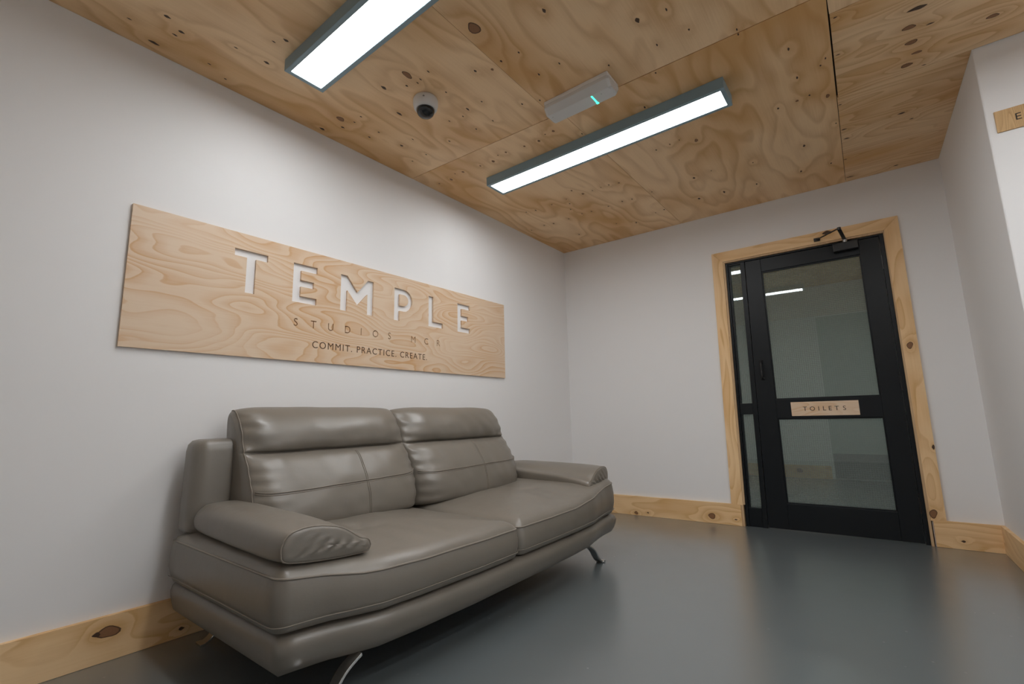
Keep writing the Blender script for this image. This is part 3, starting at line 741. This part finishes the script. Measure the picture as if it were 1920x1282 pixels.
# front line of seat (x as a function of y), measured along the piping
FRONT = [(-3.27, 0.945), (-3.20, 0.958), (-3.12, 0.975), (-3.04, 1.008), (-2.96, 1.034), (-2.80, 1.046), (-2.5, 1.055), (-2.25, 1.052), (-1.95, 1.050), (-1.70, 1.044), (-1.52, 1.034), (-1.42, 1.012), (-1.30, 0.990), (-1.15, 0.978)]
PIPEZ = [(-3.27, 0.402), (-3.14, 0.388), (-3.02, 0.372), (-2.8, 0.367), (-2.25, 0.366), (-1.75, 0.369), (-1.55, 0.386), (-1.35, 0.412), (-1.15, 0.428)]
def plan(y0, y1, round0, round1, d=0.0, nfront=30):
    """closed plan outline of a seat (back, left side, front, right side), drawn in by d"""
    xb = 0.07 + d; P = []; g0, g1 = y0, y1
    y0, y1 = y0 + d, y1 - d
    r0, r1 = max(0.010, round0 - d * 0.7), max(0.010, round1 - d * 0.7)
    def f(y):                                    # front line, stretched to the drawn-in width
        t = (y - y0) / (y1 - y0); return lerp_tab(g0 + t * (g1 - g0), FRONT) - d
    P += [(xb, y) for y in np.linspace(y1 - 0.03, y0 + 0.03, 14)]
    P += [(xb + 0.03, y0)] + [(x, y0) for x in np.linspace(xb + 0.08, f(y0) - r0 - 0.02, 16)]
    c = (f(y0 + r0) - r0, y0 + r0)
    P += [(c[0] + r0 * math.sin(t), c[1] - r0 * math.cos(t)) for t in np.linspace(0.1, math.pi / 2 - 0.1, 6)]
    P += [(f(y), y) for y in np.linspace(y0 + r0 + 0.015, y1 - r1 - 0.015, nfront)]
    c = (f(y1 - r1) - r1, y1 - r1)
    P += [(c[0] + r1 * math.cos(t), c[1] + r1 * math.sin(t)) for t in np.linspace(0.1, math.pi / 2 - 0.1, 6)]
    P += [(x, y1) for x in np.linspace(f(y1) - r1 - 0.02, xb + 0.08, 16)] + [(xb + 0.03, y1)]
    return P
def seat(y0, y1, r0, r1, side):
    P = plan(y0, y1, r0, r1); yc = 0.5 * (y0 + y1); R = []
    zp = lambda y: lerp_tab(y, PIPEZ)
    def ring(d, zf):
        Q = plan(y0, y1, r0, r1, d)
        return [(q[0], q[1], zf(p[1])) for q, p in zip(Q, P)]
    for d, a in ((0.060, 0.0), (0.026, 0.004), (0.010, 0.05), (0.002, 0.16), (-0.005, 0.40), (-0.005, 0.70), (0.0, 0.92), (0.003, 1.0)):
        R.append(ring(d, lambda y, a=a: 0.243 + a * (zp(y) - 0.243)))
    for d, dz in ((0.006, 0.006), (0.014, 0.017), (0.027, 0.027), (0.045, 0.035)):
        R.append(ring(d, lambda y, dz=dz: zp(y) + dz))
    for k in range(3, 12):                        # light puckering along the sewn edge
        R[k] = [(x + 0.0030 * n3(x * 12, y * 11, z * 8, side), y, z + (0.0022 * n3(x * 16, y * 18, 0, side) if k > 7 else 0)) for x, y, z in R[k]]
    base = [np.array(p) for p in R[-1]]; c = np.mean(base, axis=0); c[0] = 0.52
    tx, ty = 0.66, yc + side * 0.04
    for s in np.linspace(0.95, 0.04, 22):
        rr = []
        for p, po in zip(base, P):
            q = c + (p - c) * s; x, y = q[0], q[1]
            z = p[2] * (s ** 1.5) + 0.405 * (1 - s ** 1.5) + 0.032 * (1 - s ** 2.2)
            dx, dy = x - tx, y - ty; rad = math.hypot(dx, dy); ang = math.atan2(dy, dx)
            w = math.exp(-(rad / 0.16) ** 2) * (1 - math.exp(-(rad / 0.03) ** 2))
            z += -0.010 * math.exp(-(rad / 0.045) ** 2) + 0.0035 * w * math.sin(ang * 5 + side)
            f = min(1.0, (1 - s) * 6)
            z += f * (0.0040 * n3(x * 3, y * 7, 0, side * 3.1) + 0.0018 * n3(x * 5, y * 24 + x * 6, 0, side * 1.7))
            # soft transverse folds where people sit, near the front edge
            z += f * 0.0022 * math.sin(y * 62 + 5 * n3(x * 4, y * 3, 0, side)) * math.exp(-((x - 0.88) / 0.09) ** 2) * math.exp(-((y - yc) / 0.30) ** 2)
            rr.append((x, y, z))
        R.append(rr)
    o = spart('seat_cushion', *rings(R))
    top = R[7]; vis = range(14, len(P))
    spart('piping', *tube([np.array(top[i]) + np.array([0.0005, 0, 0.0012]) for i in vis], 0.0038, 6), M_SEAM, o)
    low = [(q[0], q[1], 0.272) for q in plan(y0, y1, r0, r1, -0.0035)]
    spart('seam', *tube([low[i] for i in vis], 0.0018, 6), M_SEAM, o)
    return o
seat(YL, YS - 0.003, 0.045, 0.035, -1)
seat(YS + 0.003, YR, 0.035, 0.075, 1)

# base plinth
def base():
    f = lambda y: lerp_tab(y, FRONT)
    P = []
    for y in np.linspace(YL + 0.01, YR - 0.01, 44): P.append((f(y), y))
    def ring(fx, dy, z):
        k = []
        for (x, y) in P:
            yy = -2.21 + (y + 2.21) * (1 - dy / 1.06); k.append((x - fx, yy, z))
        y0, y1 = k[0][1], k[-1][1]; x0, x1 = k[0][0], k[-1][0]
        k += [(x, y1, z) for x in np.linspace(x1 - 0.05, 0.09, 10)] + [(0.07, y, z) for y in np.linspace(y1, y0, 12)] + [(x, y0, z) for x in np.linspace(0.09, x0 - 0.05, 10)]
        return k
    prof = [(0.16, 0.09, 0.118), (0.085, 0.050, 0.1165), (0.052, 0.034, 0.120), (0.032, 0.022, 0.132), (0.016, 0.014, 0.158), (0.006, 0.008, 0.185), (0.002, 0.006, 0.208), (0.010, 0.012, 0.228), (0.030, 0.030, 0.240), (0.075, 0.06, 0.242)]
    V, F = rings([ring(a, b, c) for a, b, c in prof])
    o = spart('base', V, F)
    return o
base()

# back frame slab behind the cushions
def back_frame():
    x0, x1, y0, y1 = 0.045, 0.205, -3.252, -1.300; R = []
    def rr(x0, x1, y0, y1, r, z):
        out = []
        for cx, cy, a0 in ((x1 - r, y0 + r, -math.pi / 2), (x1 - r, y1 - r, 0), (x0 + r, y1 - r, math.pi / 2), (x0 + r, y0 + r, math.pi)):
            out += [(cx + r * math.cos(a0 + t), cy + r * math.sin(a0 + t), z) for t in np.linspace(0, math.pi / 2, 7)]
        return out
    for d, z in ((0.02, 0.430), (0.004, 0.436), (0.0, 0.452), (0.0, 0.55), (0.0, 0.65), (0.0, 0.745), (0.004, 0.772), (0.016, 0.788), (0.035, 0.793)):
        t = (z - 0.43) * 0.02
        R.append(rr(x0 + d, x1 - d - t, y0 + d + t, y1 - d - t, 0.055 - d * 0.6, z))
    spart('back_frame', *rings(R))
back_frame()

# back cushions: head roll above, lumbar part below
PROF = [(0.20, 0.405), (0.33, 0.398), (0.405, 0.402), (0.448, 0.430), (0.450, 0.500), (0.428, 0.570), (0.392, 0.640), (0.345, 0.700), (0.296, 0.722), (0.268, 0.7265),
        (0.290, 0.742), (0.300, 0.775), (0.288, 0.825), (0.252, 0.880), (0.200, 0.918), (0.145, 0.926), (0.095, 0.905), (0.075, 0.850), (0.09, 0.72), (0.13, 0.56), (0.165, 0.45)]
PR = catmull(PROF, 6)
# section at the ends: no groove, as the outline at the right hand end shows
PEND = [(0.21, 0.415), (0.29, 0.408), (0.335, 0.410), (0.352, 0.440), (0.356, 0.510), (0.341, 0.590), (0.316, 0.645), (0.284, 0.698), (0.272, 0.722), (0.266, 0.732),
        (0.260, 0.745), (0.244, 0.775), (0.219, 0.822), (0.186, 0.872), (0.155, 0.902), (0.128, 0.908), (0.105, 0.890), (0.098, 0.845), (0.11, 0.72), (0.145, 0.56), (0.175, 0.455)]
PE = catmull(PEND, 6)
def cush_pt(y0, y1, s, k, seed):
    yc, hw = 0.5 * (y0 + y1), 0.5 * (y1 - y0)
    k0 = int(k) % len(PR); k1 = (k0 + 1) % len(PR); t = k - int(k)
    pa = PR[k0] * (1 - t) + PR[k1] * t; pe = PE[k0] * (1 - t) + PE[k1] * t
    w = abs(s) ** 9
    p = pa * (1 - w) + pe * w
    sh = max(0.0, (abs(s) - 0.955) / 0.045); cen = np.array([0.24 - (pe[1] - 0.46) * 0.17, min(max(pe[1], 0.47), 0.86)])
    p = p + (cen - p) * 0.34 * sh ** 2.6
    y = yc + s * hw
    front = max(0.0, min(1.0, (pa[0] - 0.20) / 0.08))
    x, z = p[0] + 0.018 * (1 - s * s) * front, p[1]
    edge = abs(s) ** 6 * max(0.0, 1 - 1.6 * sh)
    g = math.exp(-((pa[1] - 0.727) / 0.045) ** 2)
    x += front * (0.0045 * n3(y * 13, z * 5, 0, seed) * (0.5 + g) + 0.0060 * edge * math.sin(z * 118 + 4 * n3(z * 9, 0, 0, seed) + 3 * seed) + 0.0050 * n3(y * 4 + z * 8, z * 11 - y * 6, 1, seed)
                  + 0.0032 * n3(y * 17 + z * 12, z * 8, 4, seed) + 0.0035 * g * n3(y * 34, z * 4, 6, seed))
    z += 0.003 * n3(y * 7, x * 3, 2, seed)
    return (x, y, z)
def cushion(y0, y1, seed, zseam, sv, left_seam):
    S = [math.sin(t) for t in np.linspace(-math.pi / 2, math.pi / 2, 73)]
    R = [[cush_pt(y0, y1, s, k, seed) for k in range(len(PR))] for s in S]
    o = spart('back_cushion', *rings(R))
    ks = np.linspace(20, 48, 200); zs = [np.interp(k, range(len(PR)), [p[1] for p in PR]) for k in ks]
    def kz(zv): return float(np.interp(zv, zs, ks))
    sz = lambda s: zseam + 0.016 * (1 - (0.5 * s - 0.5) ** 2)
    path = [np.array(cush_pt(y0, y1, s, kz(sz(s)), seed)) for s in np.linspace(-0.955, 0.965, 60)]
    for off in (-0.0042, 0.0042):
        spart('seam', *tube([p + np.array([0.0012, 0, off]) for p in path], 0.0022, 6), M_SEAM, o)
    vp = [np.array(cush_pt(y0, y1, sv, k, seed)) for k in range(18, 46)]
    for off in (-0.0042, 0.0042): spart('seam', *tube([p + np.array([0.0012, off, 0]) for p in vp], 0.0020, 6), M_SEAM, o)
    if left_seam:
        vp = [np.array(cush_pt(y0, y1, -0.968, k, seed)) + np.array([0.001, -0.001, 0]) for k in range(14, 92)]
        spart('seam', *tube(vp, 0.0026, 6), M_SEAM, o)
    return o
cushion(-3.108, -2.258, 0.7, 0.565, 0.18, True)
cushion(-2.268, -1.385, 2.9, 0.565, 0.10, False)

# arm pads lying on the seat sides
def arm(side):
    m = lambda y: y if side < 0 else 2 * (0.5 * (YL + YR)) - y
    ST_ = [  # x, outer y, inner y, z bottom outer, z top outer, z top inner, z bottom inner
        (0.185, -3.222, -3.060, 0.452, 0.520, 0.505, 0.450), (0.215, -3.238, -3.030, 0.446, 0.536, 0.520, 0.445), (0.30, -3.246, -3.010, 0.444, 0.545, 0.520, 0.440),
        (0.50, -3.252, -2.990, 0.440, 0.545, 0.512, 0.432), (0.70, -3.256, -2.972, 0.438, 0.541, 0.500, 0.428), (0.84, -3.258, -2.960, 0.438, 0.536, 0.486, 0.424),
        (0.905, -3.256, -2.955, 0.438, 0.532, 0.476, 0.422), (0.930, -3.250, -2.958, 0.440, 0.528, 0.470, 0.422), (0.937, -3.240, -2.966, 0.445, 0.521, 0.464, 0.426)]
    R = []
    for i, (x, yo, yi, zbo, zto, zti, zbi) in enumerate(ST_):
        ym = 0.5 * (yo + yi)
        pts = [(yo + 0.02, zbo), (yo, zbo + 0.025), (yo + 0.004, zto - 0.03), (yo + 0.03, zto - 0.004), (ym - 0.05, zto + 0.004), (ym + 0.04, 0.5 * (zto + zti) + 0.012), (yi - 0.040, zti), (yi - 0.010, zti - 0.010), (yi, zti - 0.026), (yi - 0.002, zbi + 0.010), (yi - 0.022, zbi - 0.002), (ym, 0.5 * (zbi + zbo) - 0.006)]
        cc = catmull([(a, b) for a, b in pts], 4)
        r = []
        for a, b in cc:
            xx = x
            # the front end is cut back a little toward the inside
            slant = 0.022 * (a - yo) / (yi - yo) if x > 0.6 else 0.0
            r.append((xx + slant + 0.0, m(a), b + 0.0025 * n3(x * 9, a * 11, b * 5, 5 + side)))
        R.append(r)
    # finer stations
    R2 = []
    cols = list(zip(*R)); cols = [catmull(c, 4, False) for c in cols]
    for k in range(len(cols[0])): R2.append([tuple(c[k]) for c in cols])
    end = [np.array(p) for p in R2[-1]]; ce = np.mean(end, axis=0)
    for s in np.linspace(0.94, 0.04, 12):         # gathered front end with slanting folds
        R2.append([tuple(ce + (p - ce) * s + np.array([0.006 * (1 - s * s) + 0.0034 * math.sqrt(1 - s) * (1 + 0.6 * math.sin(p[2] * 60)) * math.sin(128 * (m(ce[1] + (p[1] - ce[1]) * s) - 1.1 * (ce[2] + (p[2] - ce[2]) * s))), 0, 0])) for p in end])
    o = spart('arm_pad', *rings(R2))
    fr = [np.array(p) for p in R[7]]; c = np.mean(fr, axis=0)
    path = [p + (p - c) * 0.010 for p in fr]
    spart('piping', *tube(path, 0.0030, 6, closed=True), M_SEAM, o)
arm(-1); arm(1)

# chrome legs: flat bars that sweep outward
def leg(x, ytop, yfoot, w=0.045):
    sgn = 1 if yfoot > ytop else -1; L = abs(yfoot - ytop)
    path = catmull([(ytop, 0.122), (ytop + sgn * L * 0.34, 0.088), (ytop + sgn * L * 0.62, 0.034), (ytop + sgn * L * 0.80, 0.011), (yfoot, 0.006)], 5, False)
    R = []
    for i, p in enumerate(path):
        a = path[max(0, i - 1)]; b = path[min(len(path) - 1, i + 1)]; t = (b - a) / np.linalg.norm(b - a); n = np.array([-t[1], t[0]]) * 0.0048
        ww = w / 2 * (1.15 if i > len(path) - 5 else 0.92)
        R.append([(x - ww, p[0] + n[0], p[1] + n[1]), (x + ww, p[0] + n[0], p[1] + n[1]), (x + ww, p[0] - n[0], p[1] - n[1]), (x - ww, p[0] - n[0], p[1] - n[1])])
    tag(spart('leg', *rings(R), mat=M_CHROME, smooth=False, bevel=0.0012), 'chrome curved leg')
leg(0.17, -3.03, -3.175); leg(0.17, -1.50, -1.345)
leg(0.965, -3.00, -3.165); leg(0.965, -1.50, -1.335)
